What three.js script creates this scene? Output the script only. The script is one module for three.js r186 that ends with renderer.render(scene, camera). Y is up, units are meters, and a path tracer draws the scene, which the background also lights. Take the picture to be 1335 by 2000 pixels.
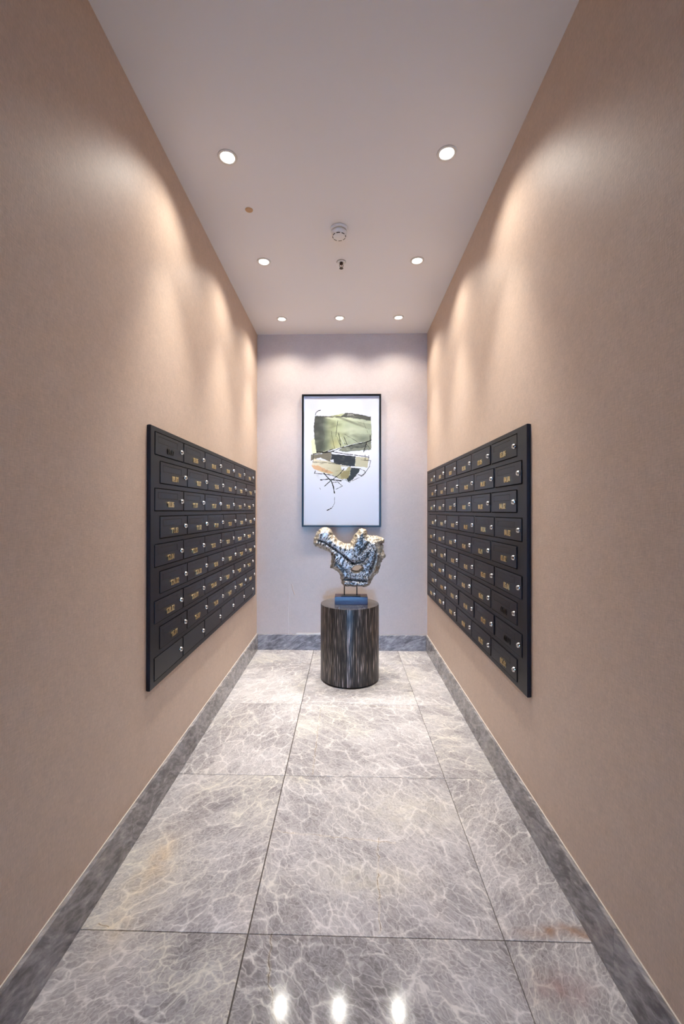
import * as THREE from 'three';
import { mergeGeometries, mergeVertices, toCreasedNormals } from 'three/addons/utils/BufferGeometryUtils.js';
import { RoundedBoxGeometry } from 'three/addons/geometries/RoundedBoxGeometry.js';
import { TextGeometry } from 'three/addons/geometries/TextGeometry.js';
import { FontLoader } from 'three/addons/loaders/FontLoader.js';
import { MarchingCubes } from 'three/addons/objects/MarchingCubes.js';

// ------------------------------------------------------------------ camera, sky, exposure
const scene = new THREE.Scene();
const FOCAL = 826.36;                                             // pixels, for a frame 2000 pixels high
const camera = new THREE.PerspectiveCamera(2 * Math.atan(1000 / FOCAL) * 180 / Math.PI, 1335 / 2000, 0.05, 60);
camera.position.set(0, 1.34, 0);
camera.rotation.set(0.0057, 0.0254, 0.0009, 'YXZ');
camera.setViewOffset(1335, 2000, 13.07, 7.36, 1335, 2000);        // shifted lens, so that uprights stay upright
scene.add(camera);

scene.background = new THREE.Color().setRGB(0.20, 0.50, 1.0);     // even overcast dusk sky, seen only through the entrance glazing
scene.backgroundIntensity = 68.0;

const renderer = new THREE.WebGLRenderer({ antialias: true });
renderer.toneMapping = THREE.LinearToneMapping;
renderer.toneMappingExposure = 1.0;
renderer.shadowMap.enabled = true;

const LAMP = { spot: 8.2, wide: 2.25, color: [1.0, 0.96, 0.885], glow: 9 };

// ------------------------------------------------------------------ room measures (metres)
const XL = -0.8627, XR = 0.7775, H = 3.0463, ZB = -4.0772, ZF = 7.0, BH = 0.1483, BT = 0.015;

// ------------------------------------------------------------------ helpers
function rng(seed) { let s = seed >>> 0; return () => { s = (s + 0x6D2B79F5) | 0; let t = Math.imul(s ^ (s >>> 15), 1 | s); t = (t + Math.imul(t ^ (t >>> 7), 61 | t)) ^ t; return ((t ^ (t >>> 14)) >>> 0) / 4294967296; }; }
const clamp = (v, a, b) => Math.min(b, Math.max(a, v));
const mix = (a, b, t) => a + (b - a) * t;
const smooth = (a, b, v) => { const t = clamp((v - a) / (b - a), 0, 1); return t * t * (3 - 2 * t); };
const used = {};
function numbered(name) { const n = used[name] ?? 0; used[name] = n + 1; return n ? name + '_' + String(n).padStart(3, '0') : name; }
function shade(o) { o.castShadow = o.receiveShadow = true; return o; }
function part(name, geometry, material, parent, label) {
  const m = shade(new THREE.Mesh(geometry, material)); m.name = parent === scene ? numbered(name) : name;
  if (label) m.userData.label = label;
  parent.add(m); return m;
}
function thing(name, label, category, pos = [0, 0, 0], turn = 0, group) {
  const o = new THREE.Group(); o.name = numbered(name); scene.add(o);
  o.position.set(...pos); o.rotation.y = turn; o.userData = { label, category };
  if (group) o.userData.group = group;
  return o;
}
function struct(o, name) { o.name = name; o.userData.kind = 'structure'; scene.add(o); return o; }
function structMesh(name, g, m) { return struct(shade(new THREE.Mesh(g, m)), name); }
// uv in metres along the two axes that the face lies in
function metricUV(g, scale = 1, off = [0, 0]) {
  const p = g.attributes.position, n = g.attributes.normal, uv = new Float32Array(p.count * 2);
  for (let i = 0; i < p.count; i++) {
    const ax = Math.abs(n.getX(i)), ay = Math.abs(n.getY(i)), az = Math.abs(n.getZ(i));
    let u, v;
    if (ay >= ax && ay >= az) { u = p.getX(i); v = -p.getZ(i); } else if (ax >= az) { u = p.getZ(i); v = p.getY(i); } else { u = p.getX(i); v = p.getY(i); }
    uv[2 * i] = u * scale + off[0]; uv[2 * i + 1] = v * scale + off[1];
  }
  g.setAttribute('uv', new THREE.BufferAttribute(uv, 2)); return g;
}
function box(x0, x1, y0, y1, z0, z1) { const g = new THREE.BoxGeometry(x1 - x0, y1 - y0, z1 - z0); g.translate((x0 + x1) / 2, (y0 + y1) / 2, (z0 + z1) / 2); return metricUV(g); }
function rbox(w, h, d, r = 0.002, s = 2) { return new RoundedBoxGeometry(w, h, d, s, r); }
const lathe = (pts, seg = 48) => new THREE.LatheGeometry(pts.map(([x, y]) => new THREE.Vector2(x, y)), seg);

// value noise and cell noise on wrapped tables
const RT = (() => { const r = rng(77), t = new Float32Array(65536); for (let i = 0; i < 65536; i++) t[i] = r(); return t; })();
const h2 = (x, y, k = 0) => RT[((x & 255) + ((y & 255) << 8) + k * 7919) & 65535];
function vnoise(x, y, k = 0) {
  const xi = Math.floor(x), yi = Math.floor(y); let fx = x - xi, fy = y - yi; fx = fx * fx * (3 - 2 * fx); fy = fy * fy * (3 - 2 * fy);
  const a = h2(xi, yi, k), b = h2(xi + 1, yi, k), c = h2(xi, yi + 1, k), d = h2(xi + 1, yi + 1, k);
  return a + (b - a) * fx + (c - a) * fy + (a - b - c + d) * fx * fy;
}
function fbm(x, y, o = 4, k = 0) { let s = 0, a = 0.5, n = 0; for (let i = 0; i < o; i++) { s += a * vnoise(x, y, k + i); n += a; a *= 0.5; x = x * 2.03 + 17.1; y = y * 2.03 + 9.7; } return s / n; }
let cellId = 0;
function cellEdge(x, y, k = 0) {                                    // second minus first distance to the cell centres: 0 on the edges
  const xi = Math.floor(x), yi = Math.floor(y); let a = 9, b = 9;
  for (let j = -1; j <= 1; j++) for (let i = -1; i <= 1; i++) {
    const dx = xi + i + h2(xi + i, yi + j, k) - x, dy = yi + j + h2(xi + i, yi + j, k + 3) - y, d = dx * dx + dy * dy;
    if (d < a) { b = a; a = d; cellId = h2(xi + i, yi + j, k + 9); } else if (d < b) b = d;
  }
  return Math.sqrt(b) - Math.sqrt(a);
}
function n3(x, y, z, k = 0) { const zi = Math.floor(z), f = z - zi, t = f * f * (3 - 2 * f); return mix(vnoise(x + zi * 37.3, y + zi * 11.9, k), vnoise(x + (zi + 1) * 37.3, y + (zi + 1) * 11.9, k), t); }
function texture(w, h, fn, srgb = true, repeat = false) {
  const d = new Uint8Array(w * h * 4), c = [0, 0, 0];
  for (let y = 0; y < h; y++) for (let x = 0; x < w; x++) { fn(x, y, c); const i = (y * w + x) * 4; d[i] = clamp(c[0], 0, 255); d[i + 1] = clamp(c[1], 0, 255); d[i + 2] = clamp(c[2], 0, 255); d[i + 3] = 255; }
  const t = new THREE.DataTexture(d, w, h); t.magFilter = THREE.LinearFilter; t.minFilter = THREE.LinearMipmapLinearFilter; t.generateMipmaps = true; t.anisotropy = 8;
  if (srgb) t.colorSpace = THREE.SRGBColorSpace;
  if (repeat) t.wrapS = t.wrapT = THREE.RepeatWrapping;
  t.needsUpdate = true; return t;
}

// ------------------------------------------------------------------ materials
const std = (o) => new THREE.MeshStandardMaterial(o), phys = (o) => new THREE.MeshPhysicalMaterial(o);
// woven vinyl wallcovering: 0.64 m repeat
const WN = 1024, weave = (x, y) => { const a = vnoise(x * 0.06, y * 0.75, 1), b = vnoise(x * 0.75, y * 0.06, 2); return (a + b) / 2; };
const wallMap = texture(WN, WN, (x, y, c) => { const w = weave(x, y) - 0.5, f = fbm(x / 64, y / 64, 3, 5) - 0.5; const v = 1 + w * 0.16 + f * 0.04; c[0] = 209 * v; c[1] = 185 * v; c[2] = 167 * v; }, true, true);
const lilacMap = texture(WN, WN, (x, y, c) => { const w = weave(x, y) - 0.5, f = fbm(x / 64, y / 64, 3, 5) - 0.5; const v = 1 + w * 0.1 + f * 0.03; c[0] = 201 * v; c[1] = 186 * v; c[2] = 177 * v; }, true, true);   // the end wall is papered in a cooler, lilac grey
const wallBump = texture(512, 512, (x, y, c) => { c[0] = c[1] = c[2] = 255 * (0.7 * weave(x * 2, y * 2) + 0.3 * fbm(x / 40, y / 90, 3, 9)); }, false, true);
for (const t of [wallMap, lilacMap, wallBump]) t.repeat.set(1 / 0.64, 1 / 0.64);
const wallMat = phys({ map: wallMap, bumpMap: wallBump, bumpScale: 0.0005, roughness: 0.52, specularIntensity: 0.7 });
const ceilMat = std({ color: new THREE.Color().setRGB(0.86, 0.85, 0.86), roughness: 0.9 });
const whitePlastic = std({ color: 0xe9e7e4, roughness: 0.4 });
const whiteMetal = std({ color: 0xe4e2de, roughness: 0.35 });
const reflector = std({ color: 0xf2f2f2, roughness: 0.2, metalness: 0.9 });
const lensMat = std({ color: 0xffffff, emissive: new THREE.Color(1, 0.95, 0.88), emissiveIntensity: LAMP.glow, roughness: 0.3 });
const blackPlastic = std({ color: 0x0b0b0c, roughness: 0.5 });
const chrome = std({ color: 0xdcdde0, roughness: 0.16, metalness: 1 });
const brass = std({ color: 0xecd09a, roughness: 0.3, metalness: 1 });
const darkBrass = std({ color: 0x15110c, roughness: 0.3, metalness: 0.6 });
const boxPaint = phys({ color: 0x18181f, roughness: 0.4, specularIntensity: 0.6 });
const doorPaint = phys({ color: 0x191922, roughness: 0.36, specularIntensity: 0.6 });
const plainPaint = phys({ color: 0x2a2b30, roughness: 0.4, specularIntensity: 0.6 });
const boxBack = std({ color: 0x0a0a0c, roughness: 0.8 });
const groutMat = std({ color: 0x57504c, roughness: 0.95 });
const caulkMat = std({ color: 0xd8cfc8, roughness: 0.7 });
const frameMat = phys({ color: 0x050508, roughness: 0.32, specularIntensity: 0.55 });
const aluminium = std({ color: 0x56585c, roughness: 0.4, metalness: 0.8 });
const glassMat = phys({ color: 0xffffff, transmission: 1, thickness: 0, roughness: 0, ior: 1.5 });

// ------------------------------------------------------------------ the room
// floor: grey marble tiles with a net of pale veins, laid 0.8 m square with cut tiles along both walls
const STAINS = [[-0.716, -1.611, 0.05, 0.12, [205, 168, 132], 0.42], [-0.73, -1.50, 0.12, 0.3, [210, 198, 174], 0.35], [0.69, -1.372, 0.14, 0.022, [150, 118, 100], 0.8], [0.60, -1.20, 0.10, 0.05, [148, 120, 118], 0.55], [-0.74, -1.36, 0.06, 0.1, [205, 186, 162], 0.3], [0.30, -1.9, 0.3, 0.16, [206, 198, 180], 0.35], [0.1, -1.55, 0.25, 0.08, [206, 196, 176], 0.35]];
function ridges(u, v, k) {                                          // wispy branching veins, 0 to 1
  let s = 0, a = 0.5, w = 1, t = 0;
  for (let i = 0; i < 5; i++) { let n = 1 - Math.abs(2 * vnoise(u, v, k + i * 2) - 1); n = Math.pow(n, 3.2); s += a * n * w; t += a; w = clamp(n * 1.6 + 0.25, 0, 1); a *= 0.68; const q = u * 1.6 + v * 1.25; v = v * 1.6 - u * 1.25 + 3.7; u = q + 5.3; }
  return s / t;
}
function marble(wx, wz, angle, seed, tone, c) {
  const ca = Math.cos(angle), sa = Math.sin(angle), s0 = seed * 13.7;
  const qx = fbm(wx * 8 + s0, wz * 8, 3, 11) - 0.5, qy = fbm(wx * 8 + 40 + s0, wz * 8 + 7, 3, 13) - 0.5;
  const jx = fbm(wx * 60 + s0, wz * 60, 2, 61) - 0.5, jy = fbm(wx * 60, wz * 60 + s0, 2, 62) - 0.5;
  const x = wx + qx * 0.05 + jx * 0.011, z = wz + qy * 0.05 + jy * 0.011, u = x * ca + z * sa, v = -x * sa + z * ca;
  const density = smooth(0.36, 0.66, fbm(u * 3 + s0, v * 5 + s0, 3, 17)), patch = smooth(0.35, 0.65, fbm(u * 10 + s0, v * 12, 2, 19)), patch2 = smooth(0.35, 0.65, fbm(u * 14 + s0, v * 16 + 9, 2, 29));
  const e1 = cellEdge(u * 7.5 + s0, v * 15, 21), e2 = cellEdge(u * 20 + s0, v * 38 + 5, 23), id2 = cellId, e3 = cellEdge(u * 46, v * 84 + s0, 27), id3 = cellId, e4 = cellEdge(u * 80 + s0, v * 150, 39);
  const feather = fbm(u * 30, v * 120, 3, 41) - 0.5;
  const line = (e, w) => { const t = clamp(1 - e / w, 0, 1); return t * t; };
  const v1 = line(e1 + feather * 0.1, 0.16) * (0.25 + 0.75 * patch2) + 0.22 * line(e1, 0.5), v2 = line(e2 + feather * 0.12, 0.2) * (0.2 + 0.8 * patch), v3 = line(e3 + feather * 0.1, 0.3) * (0.25 + 0.5 * (1 - patch) + 0.3 * density), v4 = line(e4, 0.45) * 0.35;
  const cloud = fbm(u * 4 + s0, v * 6, 3, 37) - 0.5, grain = fbm(u * 150, v * 260, 2, 71) - 0.5;
  const vein = clamp(v1 * 0.62 + v2 * 0.6 + v3 * 0.5 + v4 * 0.4 + density * 0.16 + feather * 0.3 + grain * 0.12, 0, 1);
  const base = 142 + tone + (id2 - 0.5) * 14 + (id3 - 0.5) * 14 + cloud * 34 + density * 16 + grain * 30;
  const warm = smooth(0.46, 0.72, fbm(wx * 2.6 + s0, wz * 2.6 + 3, 2, 47)) * (0.3 + 0.7 * density);
  const pale = 213 + tone * 0.5; c[0] = mix(base + 1, pale, vein); c[1] = mix(base - 4, pale - 6, vein); c[2] = mix(base - 2, pale - mix(7, 17, warm), vein);
  for (const [sx, sz, rx, rz, col, k] of STAINS) {
    const dx = (x - sx) / rx, dz = (z - sz) / rz, d = dx * dx + dz * dz;
    if (d < 4) { const t = k * Math.exp(-d * 1.4) * (0.45 + 0.9 * vnoise(wx * 40, wz * 40, 51)); const l = (c[0] + c[1] + c[2]) / 3 / 180; for (let i = 0; i < 3; i++) c[i] = mix(c[i], col[i] * (0.5 + 0.5 * l), clamp(t, 0, 1)); }
  }
}
// thin mended cracks across tiles: [x0, z0, x1, z1]
const CRACKS = [[-0.235, -1.345, -0.222, -1.22], [-0.222, -1.22, -0.18, -1.10], [-0.80, -1.36, -0.76, -1.345], [0.11, -1.36, 0.13, -1.75], [-0.30, -1.77, 0.20, -1.72], [-0.17, -2.15, -0.17, -2.9], [0.14, -2.92, 0.47, -2.88]];
function segDist(px, pz, [x0, z0, x1, z1]) { const dx = x1 - x0, dz = z1 - z0, t = clamp(((px - x0) * dx + (pz - z0) * dz) / (dx * dx + dz * dz), 0, 1); return Math.hypot(px - x0 - dx * t, pz - z0 - dz * t); }
const floor = struct(new THREE.Group(), 'floor');
part('mortar_bed', box(XL - 0.15, XR + 0.15, -0.16, -0.004, ZB - 0.15, ZF + 0.15), groutMat, floor);
{
  const xs = [XL, -0.309, 0.495, XR], zs = [ZB, -3.715, -2.935, -2.14, -1.34, -0.54, 0.26, 1.06, 1.86, 2.66, 3.46, 4.26, 5.06, 5.86, ZF];
  let seed = 0;
  const rear = [];
  for (let r = 0; r < zs.length - 1; r++) for (let k = 0; k < 3; k++) {
    seed++;
    const gx = k === 0 ? [0, 0.0022] : k === 1 ? [0.0022, 0.001] : [0.001, 0], gz = 0.001;
    const x0 = xs[k] + gx[0], x1 = xs[k + 1] - gx[1], z0 = zs[r] + (r ? gz : 0), z1 = zs[r + 1] - gz, w = x1 - x0, d = z1 - z0;
    const tone = [16, 16, 7, 5, -10][r] + (rng(seed + 40)() - 0.5) * 5;   // some slabs are paler stone than others
    let map;
    if (r < 5) {
      const res = r < 2 ? 620 : r === 4 ? 1000 : 800, W = Math.round(w * res), D = Math.round(d * res), angle = [0.5, -0.7, 0.95, 2.3, -0.5, 0.7, 2.0, 0.75][(r * 3 + k) % 8] + (rng(seed)() - 0.5) * 0.3;
      map = texture(W, D, (px, py, c) => {
        const wx = x0 + (px + 0.5) / W * w, wz = z1 - (py + 0.5) / D * d; marble(wx, wz, angle, seed, tone, c);
        for (const cr of CRACKS) { const q = segDist(wx + (vnoise(wz * 60, wx * 60, 3) - 0.5) * 0.012, wz + (vnoise(wx * 60, wz * 60, 4) - 0.5) * 0.012, cr); const on = vnoise(wx * 25, wz * 25, 7) > 0.35; if (q < 0.0011 && on) { c[0] *= 0.8; c[1] *= 0.75; c[2] *= 0.68; } else if (q < 0.005) { c[0] += 9; c[1] += 7; c[2] += 2; } }
      });
      rear.push(map);
    } else map = rear[(r * 3 + k) % 15];
    const g = new THREE.ExtrudeGeometry(new THREE.Shape([[0, 0], [w, 0], [w, d], [0, d]].map(([a, b]) => new THREE.Vector2(a, b))), { depth: 0.012, bevelEnabled: true, bevelSize: 0.0009, bevelThickness: 0.0009, bevelOffset: -0.0009, bevelSegments: 1 });
    const p = g.attributes.position, uv = new Float32Array(p.count * 2);
    for (let i = 0; i < p.count; i++) { uv[2 * i] = p.getX(i) / w; uv[2 * i + 1] = p.getY(i) / d; }
    g.setAttribute('uv', new THREE.BufferAttribute(uv, 2));
    g.rotateX(-Math.PI / 2); g.translate(x0, -0.0129, z1);
    const m = part('tile', g, phys({ map, roughness: 0.095, specularIntensity: 0.5 }), floor);
    m.position.y = (rng(seed + 90)() - 0.5) * 0.0004;
  }
}
// walls
const wallLeft = structMesh('wall_left', box(XL - 0.15, XL, 0, H, ZB - 0.15, ZF), wallMat);
const wallRight = structMesh('wall_right', box(XR, XR + 0.15, 0, H, ZB - 0.15, ZF), wallMat);
const wallBackMat = wallMat.clone(); wallBackMat.map = lilacMap;
const wallBack = structMesh('wall_back', box(XL, XR, 0, H, ZB - 0.15, ZB), wallBackMat);
{ // rear wall with the entrance opening
  const s = new THREE.Shape([[XL - 0.15, 0], [XR + 0.15, 0], [XR + 0.15, H], [XL - 0.15, H]].map(([a, b]) => new THREE.Vector2(a, b)));
  s.holes.push(new THREE.Path([[XL + 0.12, 0.02], [XR - 0.12, 0.02], [XR - 0.12, 2.5], [XL + 0.12, 2.5]].map(([a, b]) => new THREE.Vector2(a, b))));
  const g = new THREE.ExtrudeGeometry(s, { depth: 0.15, bevelEnabled: false }); g.translate(0, 0, ZF); structMesh('wall_rear', metricUV(g), wallMat);
  const w = struct(new THREE.Group(), 'window_1'), z0 = ZF + 0.05, z1 = ZF + 0.1, a = XL + 0.12, b = XR - 0.12, m = (a + b) / 2;
  part('window_frame', mergeGeometries([box(a, a + 0.05, 0.02, 2.5, z0, z1), box(b - 0.05, b, 0.02, 2.5, z0, z1), box(m - 0.03, m + 0.03, 0.02, 2.5, z0, z1), box(a + 0.05, m - 0.03, 2.45, 2.5, z0, z1), box(m + 0.03, b - 0.05, 2.45, 2.5, z0, z1), box(a + 0.05, m - 0.03, 0.02, 0.1, z0, z1), box(m + 0.03, b - 0.05, 0.02, 0.1, z0, z1)]), aluminium, w);
  for (const [p, q] of [[a + 0.05, m - 0.03], [m + 0.03, b - 0.05]]) { const gl = new THREE.PlaneGeometry(q - p, 2.35); gl.translate((p + q) / 2, 1.275, ZF + 0.075); part('pane', gl, glassMat, w); }
}
{ // cross wall with the doorway behind the camera
  const s = new THREE.Shape([[XL, 0], [XR, 0], [XR, H], [XL, H]].map(([a, b]) => new THREE.Vector2(a, b)));
  s.holes.push(new THREE.Path([[-0.55, 0.0005], [0.47, 0.0005], [0.47, 2.2], [-0.55, 2.2]].map(([a, b]) => new THREE.Vector2(a, b))));
  const g = new THREE.ExtrudeGeometry(s, { depth: 0.16, bevelEnabled: false }); g.translate(0, 0, 1.5); structMesh('wall_doorway', metricUV(g), wallMat);
}
// ceiling with the seven lamp holes
const LAMPS = [[-0.573, -2.019, 'recessed round downlight nearest the camera on the left'], [0.479, -2.022, 'recessed round downlight nearest the camera on the right'], [-0.564, -2.877, 'middle recessed downlight along the left wall, between two others'], [0.483, -2.89, 'middle recessed downlight along the right wall, between two others'], [-0.573, -3.745, 'left recessed downlight of the three in front of the back wall'], [-0.058, -3.737, 'centre recessed downlight of the back row, above the painting'], [0.462, -3.739, 'right recessed downlight of the three in front of the back wall']];
{
  const s = new THREE.Shape([[XL - 0.15, ZB - 0.15], [XR + 0.15, ZB - 0.15], [XR + 0.15, ZF + 0.15], [XL - 0.15, ZF + 0.15]].map(([a, b]) => new THREE.Vector2(a, -b)));
  for (const [x, z] of LAMPS) { const h = new THREE.Path(); h.absarc(x, -z, 0.037, 0, Math.PI * 2); s.holes.push(h); }
  const g = new THREE.ExtrudeGeometry(s, { depth: 0.15, bevelEnabled: false, curveSegments: 24 }); g.rotateX(-Math.PI / 2); g.translate(0, H, 0);
  structMesh('ceiling', metricUV(g), ceilMat);
}
// skirting: polished marble slabs with a bead of filler on top
function slabMap(seed) {
  return texture(1024, 192, (px, py, c) => {
    const x = px / 1024 * 0.82, y = py / 192 * 0.15, s = seed * 7.7, q = fbm(x * 6 + s, y * 6, 3, 3) - 0.5, u = x + y * 0.9 + q * 0.05, v = y - x * 0.45 + q * 0.06;
    const r = ridges(u * 8 + s, v * 26, 5), r2 = ridges(u * 24, v * 80 + s, 9), st = fbm(u * 20, v * 110, 3, 15) - 0.5, d = smooth(0.3, 0.7, fbm(u * 4 + s, v * 8, 3, 19));
    const t = clamp(r * 0.75 + r2 * 0.5 + st * 0.7 - 0.05, 0, 1), b = 124 + 24 * (d - 0.5) + st * 18;
    c[0] = mix(b, 196, t); c[1] = mix(b - 3, 191, t); c[2] = mix(b + 1, 191, t);
  });
}
const slabMats = [1, 2, 3].map((s) => phys({ map: slabMap(s), roughness: 0.22, specularIntensity: 0.7 }));
function slab(parent, len, i, place) {
  const sh = new THREE.Shape([[0, 0], [BT, 0], [BT, BH - 0.002], [BT - 0.002, BH], [0, BH]].map(([a, b]) => new THREE.Vector2(a, b)));
  const g = new THREE.ExtrudeGeometry(sh, { depth: len - 0.001, bevelEnabled: false }), p = g.attributes.position, uv = new Float32Array(p.count * 2);
  for (let k = 0; k < p.count; k++) { uv[2 * k] = p.getZ(k) / 0.82; uv[2 * k + 1] = (p.getY(k) + (BT - p.getX(k))) / 0.165; }
  g.setAttribute('uv', new THREE.BufferAttribute(uv, 2)); place(g); part('slab', g, slabMats[i % 3], parent);
}
{
  const L = struct(new THREE.Group(), 'baseboard_left'), R = struct(new THREE.Group(), 'baseboard_right'), B = struct(new THREE.Group(), 'baseboard_back');
  const zl = [ZB, -3.27, -2.47, -1.67, -0.87, -0.07, 0.73, 1.53, 3.2, 4.9, ZF], zr = [ZB, -3.63, -2.83, -2.03, -1.232, -0.432, 0.368, 1.168, 1.968, 3.6, 5.3, ZF];
  for (let i = 0; i < zl.length - 1; i++) slab(L, zl[i + 1] - zl[i], i, (g) => g.translate(XL, 0, zl[i]));
  for (let i = 0; i < zr.length - 1; i++) slab(R, zr[i + 1] - zr[i], i + 1, (g) => { g.scale(-1, 1, 1); const ix = g.index; if (ix) ix.array.reverse(); else flip(g); g.computeVertexNormals(); g.translate(XR, 0, zr[i]); });
  const xb = [XL + BT, -0.23, 0.33, XR - BT];
  for (let i = 0; i < 3; i++) slab(B, xb[i + 1] - xb[i], i + 2, (g) => { g.rotateY(Math.PI / 2); g.scale(1, 1, 1); g.translate(xb[i], 0, ZB); g.rotateY(0); const p = g.attributes.position; for (let k = 0; k < p.count; k++) p.setZ(k, ZB + (ZB - p.getZ(k))); if (g.index) g.index.array.reverse(); else flip(g); g.computeVertexNormals(); });
  part('filler_bead', box(XL, XL + 0.004, BH, BH + 0.003, ZB, ZF), caulkMat, L);
  part('filler_bead', box(XR - 0.004, XR, BH, BH + 0.003, ZB, ZF), caulkMat, R);
  part('filler_strip', box(-0.478, -0.2, BH, BH + 0.012, ZB, ZB + 0.006), caulkMat, B, 'pale filler strip along the skirting top');
}
function flip(g) { for (const n of Object.keys(g.attributes)) { const a = g.attributes[n], s = a.itemSize; for (let t = 0; t < a.count; t += 3) for (let k = 0; k < s; k++) { const i = (t + 1) * s + k, j = (t + 2) * s + k, v = a.array[i]; a.array[i] = a.array[j]; a.array[j] = v; } } }
// the wallpaper joint that has lifted, low on the back wall
{
  const pts = [[-0.554, 0.15, 0.002], [-0.554, 0.21, 0.004], [-0.556, 0.27, 0.004], [-0.558, 0.32, 0.003], [-0.556, 0.42, 0.0025], [-0.554, 0.5, 0.002], [-0.555, 0.6, 0.002], [-0.553, 0.64, 0.001]].map(([x, y]) => new THREE.Vector3(x, y, ZB));
  const g = new THREE.TubeGeometry(new THREE.CatmullRomCurve3(pts), 30, 0.0035, 6); part('lifted_seam', g, std({ color: 0xd9ccc4, roughness: 0.7 }), wallBack, 'pale lifted wallpaper joint');
  const c2 = new THREE.CatmullRomCurve3([[-0.52, 0.63], [-0.512, 0.58], [-0.495, 0.53]].map(([x, y]) => new THREE.Vector3(x, y, ZB - 0.002)));
  part('crease', new THREE.TubeGeometry(c2, 16, 0.005, 6), wallMat, wallBack);
}

// ------------------------------------------------------------------ mailbox banks
const font = await new FontLoader().loadAsync('fonts/droid/droid_sans_bold.typeface.json');
const DW = 0.32, DH = 0.097, ROW = 0.1255, FACE = 0.018;
const rect = (x0, y0, x1, y1) => [[x0, y0], [x1, y0], [x1, y1], [x0, y1]].map(([a, b]) => new THREE.Vector2(a, b));
const textCache = {};
function numberShape(t) {
  if (textCache[t]) return textCache[t];
  const g = new TextGeometry(t, { font, size: 0.034, depth: 0.0022, curveSegments: 3, bevelEnabled: false });
  g.computeBoundingBox(); const b = g.boundingBox, s = 0.027 / (b.max.y - b.min.y);
  g.translate(-(b.min.x + b.max.x) / 2, -(b.min.y + b.max.y) / 2, 0); g.scale(s * 0.86, s, 1);
  return textCache[t] = g;
}
const flapW = [0.03, 0.245], flapV = [0.054, 0.082];
function doorShape(flap) {
  const s = new THREE.Shape(rect(0, 0, DW, DH));
  if (flap) s.holes.push(new THREE.Path(rect(flapW[0], flapV[0], flapW[1], flapV[1])));
  const g = new THREE.ExtrudeGeometry(s, { depth: 0.009, bevelEnabled: true, bevelSize: 0.0015, bevelThickness: 0.0015, bevelOffset: -0.0015, bevelSegments: 2 });
  g.translate(0, 0, -0.0105); return g;                            // face at z = 0
}
const doorGeo = doorShape(true), plainGeo = doorShape(false);
const flapGeo = rbox(flapW[1] - flapW[0] - 0.0003, flapV[1] - flapV[0] - 0.0003, 0.004, 0.001); flapGeo.translate((flapW[0] + flapW[1]) / 2, (flapV[0] + flapV[1]) / 2, -0.0022);
const lockGeo = (() => {
  const body = lathe([[0, 0.0065], [0.0035, 0.0065], [0.0038, 0.0078], [0.0085, 0.0082], [0.0102, 0.0065], [0.0112, 0.002], [0.0125, 0.0005], [0.0125, -0.003], [0, -0.003]], 20); body.rotateX(Math.PI / 2);
  return body;
})();
const keyGeo = new THREE.BoxGeometry(0.0018, 0.006, 0.001); keyGeo.translate(0, 0, 0.0068);
function bank(label, pos, turn, W, top, bottom, u0, pitch, seed, numbers, dark) {
  const t = thing('mailbox_bank', label, 'mailboxes', pos, turn), HT = top - bottom, r = rng(seed);
  const s = new THREE.Shape(rect(0, 0, W, HT)), spots = [];
  for (let i = 0; i < 9; i++) for (let k = 0; k < 6; k++) {
    const x = u0 + k * pitch + (i % 2 ? 0.053 : 0), y = HT - 0.025 - i * ROW - DH; spots.push([i, k, x, y]);
    s.holes.push(new THREE.Path(rect(x - 0.0035, y - 0.0035, x + DW + 0.0035, y + DH + 0.0035)));
  }
  const fg = new THREE.ExtrudeGeometry(s, { depth: 0.011, bevelEnabled: true, bevelSize: 0.001, bevelThickness: 0.001, bevelOffset: -0.001, bevelSegments: 1 }); fg.translate(0, 0, 0.006 - 0.001 + 0.0005);
  part('frame', fg, boxPaint, t);
  const bg = new THREE.BoxGeometry(W - 0.002, HT - 0.002, 0.0055); bg.translate(W / 2, HT / 2, 0.00275); part('back_panel', bg, boxBack, t);
  for (const [i, k, x, y] of spots) {
    const text = numbers[i]?.[k], plain = !text && i === 8;
    const d = part('door', plain ? plainGeo : doorGeo, plain ? plainPaint : doorPaint, t, plain ? 'plain door without a number' : undefined);
    d.position.set(x, y, FACE + 0.0015); d.rotation.set((r() - 0.5) * 0.012, (r() - 0.65) * 0.012, 0);
    if (!plain) { const f = part('letter_flap', flapGeo, doorPaint, d); f.rotation.x = (r() - 0.5) * 0.01; }
    const l = part('lock', lockGeo, chrome, d); l.position.set(DW - 0.025, DH * 0.47, 0.002); l.rotation.z = (r() - 0.5) * 0.5; l.rotation.x = (r() - 0.5) * 0.1; l.rotation.y = (r() - 0.5) * 0.1;
    if (text) {
      const isDark = dark.includes(i * 6 + k), n = part('unit_number', numberShape(text), isDark ? darkBrass : brass, d, isDark ? 'blackened number' : 'gold number');
      n.position.set(DW * 0.5 + (r() - 0.5) * 0.02, DH * 0.29, 0.0003); n.rotation.set((r() - 0.5) * 0.25 * 0.2, (r() - 0.5) * 0.05, (r() - 0.5) * 0.03);
    }
  }
  return t;
}
const seq = (f, a) => a.map((n) => f + '.0' + n);
const leftNumbers = [seq('09', [7, 6, 5, 4, 3, 2]), ['09.01', ...seq('10', [7, 6, 5, 4, 3])], ['10.06', '11.01', ...seq('11', [7, 6, 5, 4])], ['11.03', '11.02', '11.01', ...seq('12', [7, 6, 5])], ['12.04', '12.03', '12.02', '12.01', '12A.07', '12A.06'], ['12A.02', '12A.03', '12.05', '12.01', '12.07', '12.06'], ['12B.02', '12B.01', '12A.05', '12.07', '15.01', '15.02'], ['16.01', '15.07', '15.05', '15.01', '15.04', '15.06']];
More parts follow.
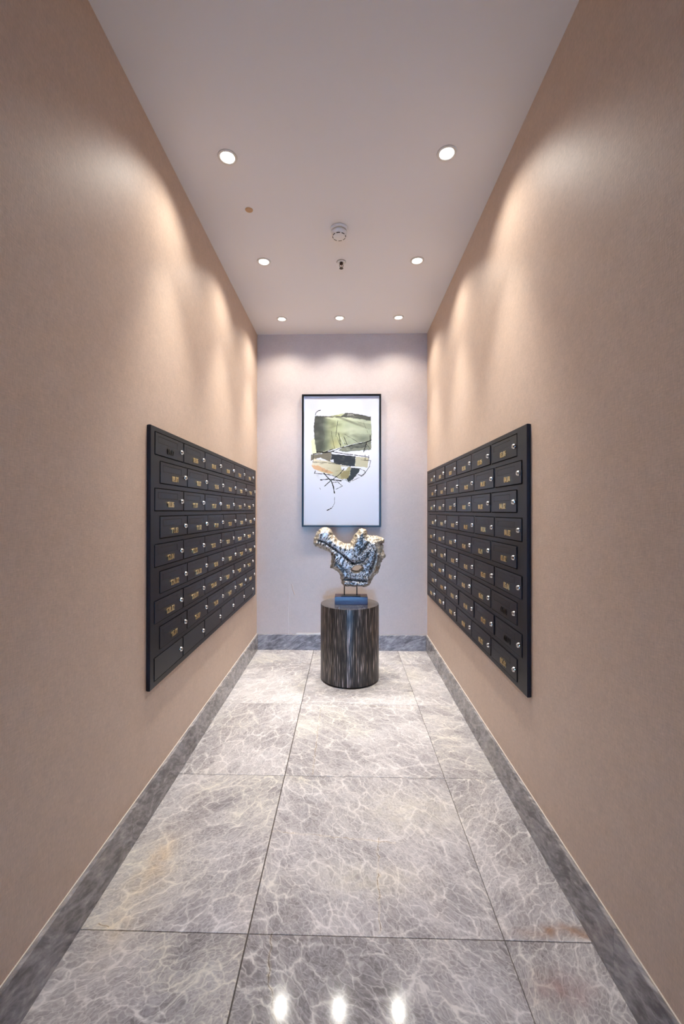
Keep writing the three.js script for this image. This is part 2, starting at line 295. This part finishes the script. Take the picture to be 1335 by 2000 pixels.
const rl = (f, a) => a.map((n) => f + '.0' + n);
const rightNumbers = [rl('03', [1, 2, 3, 4, 5, 6]), [...rl('03', [7, 7]), ...rl('04', [1, 2, 3, 4])], [...rl('03', [1, 4, 7]), ...rl('04', [1, 2, 2])], [...rl('04', [2, 1, 3, 2]), '04.04', '04.03'], [...rl('05', [7, 2, 5, 6, 1, 2])], [...rl('05', [4, 6, 2, 3, 7, 4])], [...rl('06', [1, 3, 2, 5, 1, 2])], [...rl('07', [1, 2, 3, 4, 7, 4])], [...rl('08', [5, 6, 2, 4, 3, 1])]];
bank('long black steel mailbox bank on the left wall, its bottom row of doors without numbers', [XL, 0.558, -1.81], Math.PI / 2, 2.13, 1.713, 0.558, 0.04, 0.3325, 5, leftNumbers, [0]);
bank('long black steel mailbox bank on the right wall, gold numbers in every row', [XR, 0.556, -3.985], -Math.PI / 2, 2.185, 1.707, 0.556, 0.05, 0.3425, 8, rightNumbers, [6 * 6 + 5, 7 * 6 + 5]);

// ------------------------------------------------------------------ painting
{
  const W = 0.756, HT = 1.2685, t = thing('framed_painting', 'tall black-framed abstract painting in olive and black on white, on the back wall', 'painting', [-0.045, 1.185, ZB]);
  const s = new THREE.Shape(rect(-W / 2, 0, W / 2, HT)); s.holes.push(new THREE.Path(rect(-W / 2 + 0.016, 0.016, W / 2 - 0.016, HT - 0.016)));
  const fg = new THREE.ExtrudeGeometry(s, { depth: 0.041, bevelEnabled: true, bevelSize: 0.002, bevelThickness: 0.002, bevelOffset: -0.002, bevelSegments: 1 }); fg.translate(0, 0, 0.002); part('frame', fg, frameMat, t);
  const cv = document.createElement('canvas'); cv.width = 975; cv.height = 1670; const g = cv.getContext('2d'), r = rng(31);
  g.fillStyle = '#d4d6dd'; g.fillRect(0, 0, 975, 1670); g.translate(-160, -165);
  const poly = (pts, fill, jit = 5) => { g.fillStyle = fill; g.beginPath(); for (let i = 0; i < pts.length; i++) { const [x0, y0] = pts[i], [x1, y1] = pts[(i + 1) % pts.length], n = 10; for (let k = 0; k < n; k++) { const x = mix(x0, x1, k / n) + (r() - 0.5) * jit, y = mix(y0, y1, k / n) + (r() - 0.5) * jit; i || k ? g.lineTo(x, y) : g.moveTo(x, y); } } g.closePath(); g.fill(); };
  const line = (pts, w, col = '#0d0d0f', jit = 4) => { g.strokeStyle = col; g.lineCap = 'round'; for (let i = 0; i < pts.length - 1; i++) for (let k = 0; k < 8; k++) { const p = (q) => [mix(pts[i][0], pts[i + 1][0], q) + (r() - 0.5) * jit, mix(pts[i][1], pts[i + 1][1], q) + (r() - 0.5) * jit]; if (r() < 0.04) continue; g.lineWidth = w * (0.5 + 0.95 * r()); g.beginPath(); g.moveTo(...p(k / 8)); g.lineTo(...p((k + 1.15) / 8)); g.stroke(); } };
  const lg = (x0, y0, x1, y1, ...st) => { const q = g.createLinearGradient(x0, y0, x1, y1); st.forEach(([o, c]) => q.addColorStop(o, c)); return q; };
  poly([[255, 740], [300, 700], [330, 880], [480, 850], [470, 890], [270, 915]], 'rgba(206,208,160,0.8)');
  poly([[305, 420], [480, 425], [700, 385], [1025, 440], [1040, 660], [1030, 740], [780, 790], [600, 840], [460, 870], [330, 900], [300, 700], [290, 560]], lg(300, 0, 1040, 0, [0, '#44453e'], [0.14, '#555b4c'], [0.28, '#868b68'], [0.4, '#aaad80'], [0.6, '#9fa588'], [1, '#8f957f']));
  poly([[305, 430], [420, 440], [400, 560], [440, 700], [380, 880], [325, 895], [295, 700], [290, 560]], 'rgba(66,68,60,0.45)', 14);
  poly([[560, 470], [830, 480], [900, 560], [1030, 600], [1030, 660], [800, 650], [600, 640]], 'rgba(176,182,150,0.4)', 16);
  poly([[420, 440], [560, 425], [820, 455], [1030, 490], [1030, 530], [840, 490], [700, 475], [560, 480]], 'rgba(200,203,172,0.6)', 8);
  poly([[640, 430], [700, 380], [830, 392], [1028, 435], [1028, 485], [850, 455], [700, 440], [420, 438], [330, 440], [320, 420], [460, 425]], '#474741', 10);
  poly([[730, 395], [800, 400], [810, 420], [720, 420]], 'rgba(160,160,150,0.7)', 12);
  poly([[640, 840], [760, 800], [1000, 745], [1035, 700], [1030, 860], [900, 870], [640, 890], [610, 870]], '#777a6a', 10);
  poly([[720, 820], [960, 770], [980, 830], [760, 850]], 'rgba(60,64,58,0.6)', 24);
  poly([[440, 880], [540, 850], [600, 870], [700, 890], [1025, 868], [1020, 940], [820, 945], [660, 900], [440, 915]], '#d3d5da', 8);
  poly([[255, 925], [520, 895], [510, 1020], [370, 960], [290, 990], [250, 1000]], '#6f6858', 10);
  poly([[290, 975], [520, 1015], [640, 1060], [770, 1075], [760, 1180], [720, 1240], [620, 1240], [540, 1190], [420, 1160], [290, 1110], [262, 1060]], lg(270, 1000, 720, 1200, [0, '#d8cfb4'], [0.5, '#c4bc9c'], [1, '#9b9470']), 10);
  poly([[262, 1060], [340, 1060], [440, 1110], [560, 1160], [470, 1165], [400, 1140], [290, 1110]], 'rgba(205,140,92,0.6)', 10);
  poly([[520, 915], [830, 945], [825, 1075], [760, 1075], [620, 1050], [510, 1020]], '#252b30', 8);
  poly([[830, 950], [1000, 965], [985, 1090], [825, 1080]], '#b3ad90', 10);
  poly([[640, 1075], [740, 1075], [700, 1130], [650, 1120]], '#d3d5da', 10);
  poly([[500, 990], [545, 985], [550, 1020], [510, 1020]], '#d3d5da', 8);
  poly([[770, 1095], [885, 1105], [880, 1140], [800, 1240], [740, 1280], [715, 1240], [760, 1180]], '#2a3236', 10);
  poly([[640, 1160], [760, 1120], [740, 1230], [640, 1230]], 'rgba(128,116,72,0.6)', 16);
  const wash = (x, y, rx, ry, col, al) => { g.save(); g.translate(x, y); g.rotate((r() - 0.5) * 0.8); g.scale(1, ry / rx); const q = g.createRadialGradient(0, 0, 0, 0, 0, rx); q.addColorStop(0, `rgba(${col},${al})`); q.addColorStop(1, `rgba(${col},0)`); g.fillStyle = q; g.fillRect(-rx, -rx, 2 * rx, 2 * rx); g.restore(); };
  g.save(); g.beginPath(); [[305, 430], [480, 425], [700, 392], [1022, 445], [1036, 660], [1026, 740], [780, 790], [600, 840], [460, 868], [330, 895], [304, 700], [294, 560]].forEach(([x, y], i) => i ? g.lineTo(x, y) : g.moveTo(x, y)); g.clip();
  for (let i = 0; i < 90; i++) wash(310 + r() * 700, 420 + r() * 450, 30 + r() * 90, 14 + r() * 50, ['52,54,48', '200,202,168', '120,128,100', '214,214,180'][i % 4], 0.1 + r() * 0.16);
  wash(350, 560, 130, 260, '50,52,50', 0.6); wash(360, 800, 120, 120, '60,64,52', 0.5); wash(560, 780, 90, 90, '206,190,120', 0.45); wash(930, 720, 130, 60, '60,66,58', 0.5); wash(720, 480, 330, 22, '50,50,46', 0.5); wash(830, 600, 190, 60, '205,208,180', 0.4); g.restore();
  for (let i = 0; i < 50; i++) wash(280 + r() * 560, 930 + r() * 290, 12 + r() * 40, 6 + r() * 20, ['60,56,48', '210,200,170', '130,120,96'][i % 3], 0.1 + r() * 0.2);
  for (let i = 0; i < 40; i++) wash(640 + r() * 380, 770 + r() * 100, 10 + r() * 30, 5 + r() * 14, ['40,44,42', '180,184,160'][i % 2], 0.15 + r() * 0.25);
  line([[285, 915], [520, 885], [640, 835], [800, 800], [960, 765], [1030, 735]], 9); line([[530, 885], [700, 915], [940, 945], [1000, 960]], 7); line([[330, 890], [430, 890], [540, 850]], 10);
  line([[310, 410], [320, 375], [350, 352], [380, 345]], 7); line([[1020, 660], [1020, 745], [975, 760], [935, 885]], 8); line([[965, 780], [1020, 850]], 4); line([[560, 840], [525, 690], [520, 620]], 3); line([[640, 820], [590, 690]], 4); line([[600, 480], [575, 690]], 4); line([[610, 640], [625, 720], [640, 820]], 7); line([[680, 690], [725, 800]], 5); line([[690, 660], [850, 755]], 3); line([[640, 700], [680, 790]], 4, '#d8d9d0'); line([[930, 510], [990, 640]], 2);
  line([[285, 930], [280, 1020], [400, 1020], [620, 1050]], 4); line([[310, 1130], [300, 1165], [480, 1180], [600, 1215]], 6); line([[420, 1160], [470, 1220], [520, 1270], [545, 1340], [562, 1445]], 11); line([[380, 1250], [480, 1240], [640, 1262]], 10); line([[430, 1335], [480, 1285], [620, 1180], [680, 1110]], 7); line([[520, 1285], [600, 1275], [660, 1330], [580, 1370]], 6); line([[560, 1470], [560, 1550], [540, 1590], [520, 1620]], 3); line([[522, 1615], [465, 1645]], 10); line([[365, 1350], [380, 1375]], 4, '#7a7a7c');
  line([[770, 1095], [880, 1105], [940, 1130], [960, 1160], [920, 1200], [860, 1180]], 6); line([[1025, 1000], [1010, 1080], [955, 1155], [900, 1205]], 5); line([[955, 930], [955, 1000], [1025, 1000]], 5); line([[1000, 930], [1000, 1000], [900, 990]], 4); line([[600, 1255], [700, 1250], [750, 1280], [880, 1220]], 4);
  const tex = new THREE.CanvasTexture(cv); tex.colorSpace = THREE.SRGBColorSpace; tex.anisotropy = 8;
  const w = W - 0.034, h = HT - 0.034, pg = new THREE.PlaneGeometry(w, h); pg.translate(0, HT / 2, 0.0305);
  const c = part('canvas', rbox(w, h, 0.028, 0.0015), std({ color: 0xefeff0, roughness: 0.85 }), t); c.geometry.translate(0, HT / 2, 0.0162);
  part('painted_surface', pg, std({ map: tex, roughness: 0.8 }), c);
}

// ------------------------------------------------------------------ pedestal, sculpture
const PX = 0.03, PZ = -3.41, PR = 0.2335, PH = 0.597;
{
  const t = thing('pedestal', 'round dark brown drum pedestal with thin streaky strips, standing before the back wall', 'pedestal', [PX, 0, PZ]);
  const map = texture(2048, 640, (x, y, c) => {
    const wv = x + (vnoise(x / 30, y / 120, 64) - 0.5) * 6, col = Math.floor(wv / 7), a = h2(col, 3, 60), tone = h2(col, 9, 61);
    const n = vnoise(col * 3.1, y / 75 + a * 40, 62), n2 = vnoise(wv * 0.45, y / 55 + a * 3, 63), n3 = vnoise(wv * 0.9, y / 90, 65), ed = Math.abs(wv / 7 - col - 0.5) > 0.4 ? 0.6 : 1;
    const v = 1.5 * (12 + 12 * tone + 105 * Math.pow(n, 2.6) * (0.3 + 0.9 * tone) + 70 * Math.max(0, n2 - 0.5) + 50 * Math.max(0, n3 - 0.6)) * ed, k = tone > 0.55 ? 1 : 0;
    c[0] = v * 1.06; c[1] = v * (k ? 0.95 : 0.9); c[2] = v * (k ? 0.88 : 0.74);
  }, true, true);
  const top = texture(768, 768, (x, y, c) => { const n = fbm(x / 8, y / 50, 3, 71), m = fbm(x / 26, y / 26, 3, 74); const v = 52 + 90 * Math.pow(n, 2) + 40 * (m - 0.5); c[0] = v * 1.05; c[1] = v * 0.97; c[2] = v * 0.92; });
  const drum = lathe([[0, 0.012], [PR - 0.002, 0.012], [PR, 0.0135], [PR, PH - 0.003], [PR - 0.003, PH]], 128);
  { const p = drum.attributes.position, uv = drum.attributes.uv; for (let i = 0; i < p.count; i++) uv.setY(i, p.getY(i) / PH); }
  part('drum', drum, phys({ map, roughness: 0.34, specularIntensity: 0.8 }), t);
  const tg = new THREE.CircleGeometry(PR - 0.003, 96); tg.rotateX(-Math.PI / 2); tg.translate(0, PH, 0);
  part('top', tg, phys({ map: top, roughness: 0.22, clearcoat: 0.3 }), t);
  part('plinth', lathe([[0, 0], [PR - 0.014, 0], [PR - 0.014, 0.012]], 96), std({ color: 0x161210, roughness: 0.6 }), t);
}
{
  const BW = 0.26, BHt = 0.062, BD = 0.13, SZ = PZ, t = thing('sculpture', 'rugged silver and gold forked root-like sculpture on two rods, standing on the pedestal', 'sculpture', [0.041, PH, SZ]);
  const bg = rbox(BW, BHt, BD, 0.002, 2); bg.translate(0, BHt / 2, 0); part('base_block', bg, phys({ color: 0x2c1430, roughness: 0.14, specularIntensity: 0.6 }), t, 'glossy dark plum block');
  const pl = rbox(0.153, 0.004, 0.08, 0.001); pl.translate(-0.002, BHt + 0.002, 0.01); part('base_plate', pl, std({ color: 0x14161c, roughness: 0.3, metalness: 0.7 }), t);
  for (const x of [-0.054, 0.046]) { const g = new THREE.CylinderGeometry(0.0045, 0.0045, 0.1, 16); g.translate(x, BHt + 0.004 + 0.05, 0.01); part('rod', g, blackPlastic, t); }
  // body: outline taken in the plane of the piece, given a swelling thickness, ridges and a pierced eye
  const S = 0.000555, cx = 683, cy = 970, base = BHt + 0.075;       // outline units to metres
  const outline = [[150, 290], [185, 190], [250, 135], [330, 125], [385, 155], [415, 215], [480, 290], [560, 338], [620, 358], [675, 350], [705, 290], [725, 240], [770, 190], [800, 150], [845, 140], [893, 148], [910, 190], [912, 232], [980, 240], [1060, 250], [1130, 265], [1168, 285], [1150, 330], [1115, 360], [1142, 380], [1145, 450], [1178, 530], [1135, 585], [1105, 660], [1070, 760], [1010, 825], [978, 890], [955, 945], [900, 968], [780, 972], [640, 970], [570, 962], [542, 930], [540, 870], [510, 785], [450, 728], [388, 700], [400, 640], [392, 570], [400, 525], [350, 470], [260, 430], [170, 392], [132, 345]].map(([x, y]) => [(x - cx) * S, (cy - y) * S]);
  const eye = [[690, 722], [740, 672], [800, 665], [845, 690], [800, 740], [740, 752]].map(([x, y]) => [(x - cx) * S, (cy - y) * S]);
  const curve = (p) => new THREE.CatmullRomCurve3(p.map(([x, y]) => new THREE.Vector3(x, y, 0)), true, 'catmullrom', 0.4).getPoints(p.length * 3).map((v) => [v.x, v.y]);
  const sd = (poly, x, y) => { let d = 9, inside = false; for (let i = 0, j = poly.length - 1; i < poly.length; j = i++) { const [ax, ay] = poly[j], [bx, by] = poly[i], dx = bx - ax, dy = by - ay, q = clamp(((x - ax) * dx + (y - ay) * dy) / (dx * dx + dy * dy + 1e-12), 0, 1); d = Math.min(d, (x - ax - dx * q) ** 2 + (y - ay - dy * q) ** 2); if ((ay > y) !== (by > y) && x < ax + (y - ay) / dy * dx) inside = !inside; } return Math.sqrt(d) * (inside ? 1 : -1); };
  const O = curve(outline), E = curve(eye), G = (pts) => pts.map(([x, y]) => [(x - cx) * S, (cy - y) * S]);
  const grooves = [G([[150, 285], [300, 330], [450, 430], [600, 545], [705, 625]]), G([[590, 862], [740, 865], [900, 878]]), G([[930, 330], [850, 430], [800, 500]]), G([[1060, 360], [1020, 560], [960, 780]]), G([[700, 640], [860, 600], [930, 480]])];
  const pd = (pts, x, y) => { let d = 9; for (let i = 0; i < pts.length - 1; i++) { const [ax, ay] = pts[i], [bx, by] = pts[i + 1], dx = bx - ax, dy = by - ay, q = clamp(((x - ax) * dx + (y - ay) * dy) / (dx * dx + dy * dy), 0, 1); d = Math.min(d, Math.hypot(x - ax - dx * q, y - ay - dy * q)); } return d; };
  const N = 150, hx = 0.33, hy = 0.27, hz = 0.12, mx = (655 - cx) * S, my = (cy - 548) * S;
  const mc = new MarchingCubes(N, new THREE.MeshBasicMaterial(), false, false, 400000); mc.isolation = 0;
  const ridge = (x, y) => {                                          // 0 in the cracks, 1 on the lumps
    const up = y - (-0.62 * x + 0.135), arm = smooth(0.015, -0.06, x + 0.15 * (0.2 - y));
    const jx = (fbm(x * 55, y * 55, 2, 81) - 0.5) * 0.018, jy = (fbm(x * 55 + 9, y * 55, 2, 82) - 0.5) * 0.018, X = x + jx, Y = y + jy;
    const al = X * 0.85 - Y * 0.53, ac = X * 0.53 + Y * 0.85;
    const strokes = smooth(0.3, 0.55, vnoise(al * 210, ac * 42 + Math.floor(al * 90) * 0.7, 83));
    const lumps = smooth(0.02, 0.3, cellEdge(X * 60, Y * 60, 84)) * (0.25 + 0.75 * smooth(0.04, 0.34, cellEdge(X * 115, Y * 95, 85)));
    const speck = smooth(0.25, 0.7, fbm(X * 120, Y * 120, 2, 86)), dull = smooth(0.4, 0.62, fbm(x * 20 + 3, y * 20, 2, 89));
    const strokeZone = arm * smooth(-0.02, 0.01, up), top = mix(lumps, speck * 0.5, dull * 0.9);
    return mix(mix(top, speck * 0.45, arm * (1 - strokeZone) * 0.85), strokes, strokeZone);
  };
  const H2 = new Float32Array(N * N);                               // half thickness, and how deep inside the outline
  const IN = new Float32Array(N * N), BK = new Float32Array(N * N), FR = new Float32Array(N * N);
  for (let j = 0; j < N; j++) for (let i = 0; i < N; i++) {
    const x = mx + (i / (N / 2) - 1) * hx, y = my + (j / (N / 2) - 1) * hy, SO = sd(O, x, y) + (fbm(x * 60, y * 60, 2, 91) - 0.5) * 0.014, SE = -sd(E, x, y) + (fbm(x * 90, y * 90, 2, 96) - 0.5) * 0.006, s = Math.min(SO, SE);
    const R = 0.026 + 0.026 * smooth(0.08, 0.2, x) + 0.012 * smooth(0.0, 0.2, y) + 0.012 * (fbm(x * 14, y * 14, 2, 93) - 0.5), q = clamp(Math.min(SO / R, SE / 0.007), 0, 1), T = 0.066 + 0.02 * smooth(-0.05, 0.2, x) + 0.018 * (fbm(x * 9, y * 9, 2, 92) - 0.5);
    let f = T * (0.16 + 0.84 * Math.pow(q, 0.85)); BK[j * N + i] = T * 0.45; const face = smooth(0.6, 1, q); FR[j * N + i] = face;
    for (const gv of grooves) f -= face * 0.02 * Math.exp(-((pd(gv, x, y) / 0.011) ** 2));
    f += (ridge(x, y) - 0.6) * 0.006 * face + (1 - face) * (fbm(x * 80, y * 80, 2, 94) - 0.5) * 0.012; H2[j * N + i] = f; IN[j * N + i] = s;
  }
  for (let k = 0; k < N; k++) { const z = (k / (N / 2) - 1) * hz; for (let j = 0; j < N; j++) for (let i = 0; i < N; i++) { const a = j * N + i, n = (h2(i >> 1, (j >> 1) + k * 3, 5) - 0.5) * 0.002, s = IN[a] + n; mc.field[a + k * N * N] = Math.min(s, (z > 0 ? H2[a] : BK[a]) - Math.abs(z)); } }
  mc.update();
  let count = mc.count, g = new THREE.BufferGeometry(), pos = new Float32Array(count * 3);
  for (let i = 0; i < count; i++) { pos[3 * i] = mx + mc.positionArray[3 * i] * hx; pos[3 * i + 1] = my + mc.positionArray[3 * i + 1] * hy; pos[3 * i + 2] = mc.positionArray[3 * i + 2] * hz; }
  g.setAttribute('position', new THREE.BufferAttribute(pos, 3)); g = mergeVertices(g, 1e-5); g.computeVertexNormals();
  const p = g.attributes.position, nn = g.attributes.normal, col = new Float32Array(p.count * 3), C = new THREE.Color();
  for (let i = 0; i < p.count; i++) {
    const x = p.getX(i), y = p.getY(i), z = p.getZ(i), r = ridge(x, y); let gd = 9; for (const gv of grooves) gd = Math.min(gd, pd(gv, x, y));
    const gi = clamp(Math.round(((x - mx) / hx + 1) * N / 2), 0, N - 1), gj = clamp(Math.round(((y - my) / hy + 1) * N / 2), 0, N - 1), front = FR[gj * N + gi] * (z > 0.02 ? 1 : 0), crack = Math.max(1 - smooth(0.22, 0.62, r), Math.exp(-((gd / 0.008) ** 2))), wob = n3(x * 70, y * 70, z * 70, 95);
    const silver = [0.80, 0.82, 0.86], gold = [0.52, 0.43, 0.32], gl = wob > 0.72 ? 0.6 : 0;
    const bark = 0.12 + 1.15 * n3(x * 110, y * 60, z * 110, 97);
    const fr = silver.map((v, k) => mix(mix(v, gold[k] * 1.2, gl) * (0.55 + 0.6 * wob), 0.012, crack * 0.96)), sidec = gold.map((v) => v * bark);
    for (let k = 0; k < 3; k++) col[3 * i + k] = mix(sidec[k], fr[k], front);
  }
  g.setAttribute('color', new THREE.BufferAttribute(col, 3)); g.translate(0, base + 0.0, 0.01);
  part('body', g, phys({ vertexColors: true, roughness: 0.42, metalness: 0.2 }), t);
}

// ------------------------------------------------------------------ ceiling fittings
const ringGeo = lathe([[0.0345, 0.002], [0.0345, -0.003], [0.037, -0.0055], [0.0455, -0.004], [0.047, 0], [0.0345, 0]], 40);
const cupGeo = lathe([[0.0345, 0.0], [0.033, 0.01], [0.030, 0.02], [0.030, 0.022]], 40);
const lensGeo = lathe([[0, 0.0155], [0.018, 0.0165], [0.0298, 0.02]], 32);
LAMPS.forEach(([x, z, label]) => {
  const t = thing('downlight', label, 'ceiling light', [x, H, z], 0, 'recessed downlights in the corridor ceiling');
  part('trim_ring', ringGeo, whiteMetal, t); part('reflector', cupGeo, reflector, t); part('lens', lensGeo, lensMat, t);
  for (const [angle, power] of [[30, LAMP.spot], [67, LAMP.wide]]) {
    const s = new THREE.SpotLight(new THREE.Color().setRGB(...LAMP.color), power, 0, angle * Math.PI / 180, 1, 2);
    s.name = 'lamp_light'; s.position.set(0, -0.008, 0); s.target.position.set(0, -1, 0); s.castShadow = true; s.shadow.radius = 1.4; s.shadow.mapSize.set(512, 512); t.add(s); t.add(s.target);
  }
});
{
  const t = thing('smoke_detector', 'round white smoke detector with dark vents in the middle of the ceiling', 'smoke detector', [-0.043, H, -2.55]);
  part('mounting_base', lathe([[0, 0], [0.052, 0], [0.053, -0.004], [0.053, -0.016], [0.051, -0.018], [0, -0.018]], 48), whitePlastic, t);
  part('sensor_cover', lathe([[0, -0.018], [0.047, -0.018], [0.0475, -0.03], [0.046, -0.036], [0.041, -0.046], [0.034, -0.051], [0, -0.053]], 48), whitePlastic, t);
  for (let i = 0; i < 8; i++) { const g = new THREE.TorusGeometry(0.039, 0.0022, 6, 10, Math.PI / 4 * 0.66); g.rotateX(Math.PI / 2); g.rotateY(i * Math.PI / 4 + 0.13); g.translate(0, -0.0483, 0); part('vent_slot', g, blackPlastic, t); }
}
{
  const t = thing('sprinkler', 'small metal pendant fire sprinkler hanging below the ceiling behind the smoke detector', 'sprinkler', [-0.034, H, -2.893]);
  part('escutcheon', lathe([[0, -0.002], [0.016, -0.006], [0.026, -0.005], [0.032, 0], [0, 0]], 36), whiteMetal, t);
  const steel = std({ color: 0x4a3f38, roughness: 0.35, metalness: 0.9 });
  part('body', lathe([[0, -0.004], [0.012, -0.004], [0.012, -0.014], [0.009, -0.018], [0, -0.018]], 20), steel, t);
  for (const s of [-1, 1]) { const c = new THREE.CatmullRomCurve3([[0.009, -0.016], [0.012, -0.026], [0.008, -0.036], [0, -0.041]].map(([x, y]) => new THREE.Vector3(x * s, y, 0))); part('frame_arm', new THREE.TubeGeometry(c, 12, 0.002, 6), steel, t); }
  const bulb = new THREE.CylinderGeometry(0.002, 0.002, 0.022, 8); bulb.translate(0, -0.029, 0); part('glass_bulb', bulb, std({ color: 0x8a2018, roughness: 0.2 }), t, 'red glass bulb');
  const df = lathe([[0, -0.041], [0.004, -0.041], [0.0135, -0.044], [0.0135, -0.0452], [0, -0.0452]], 20); part('deflector', df, steel, t);
}
{
  const g = lathe([[0, -0.0028], [0.008, -0.003], [0.011, -0.004], [0.018, -0.004], [0.021, -0.002], [0.022, 0], [0, 0]], 36), o = shade(new THREE.Mesh(g, std({ color: 0xcfa984, roughness: 0.6 })));
  o.name = numbered('ceiling_cap'); o.position.set(-0.551, H, -2.378); o.userData = { label: 'small round tan cap on the ceiling beside the left downlights', category: 'cap' }; scene.add(o);
}
renderer.render(scene, camera);
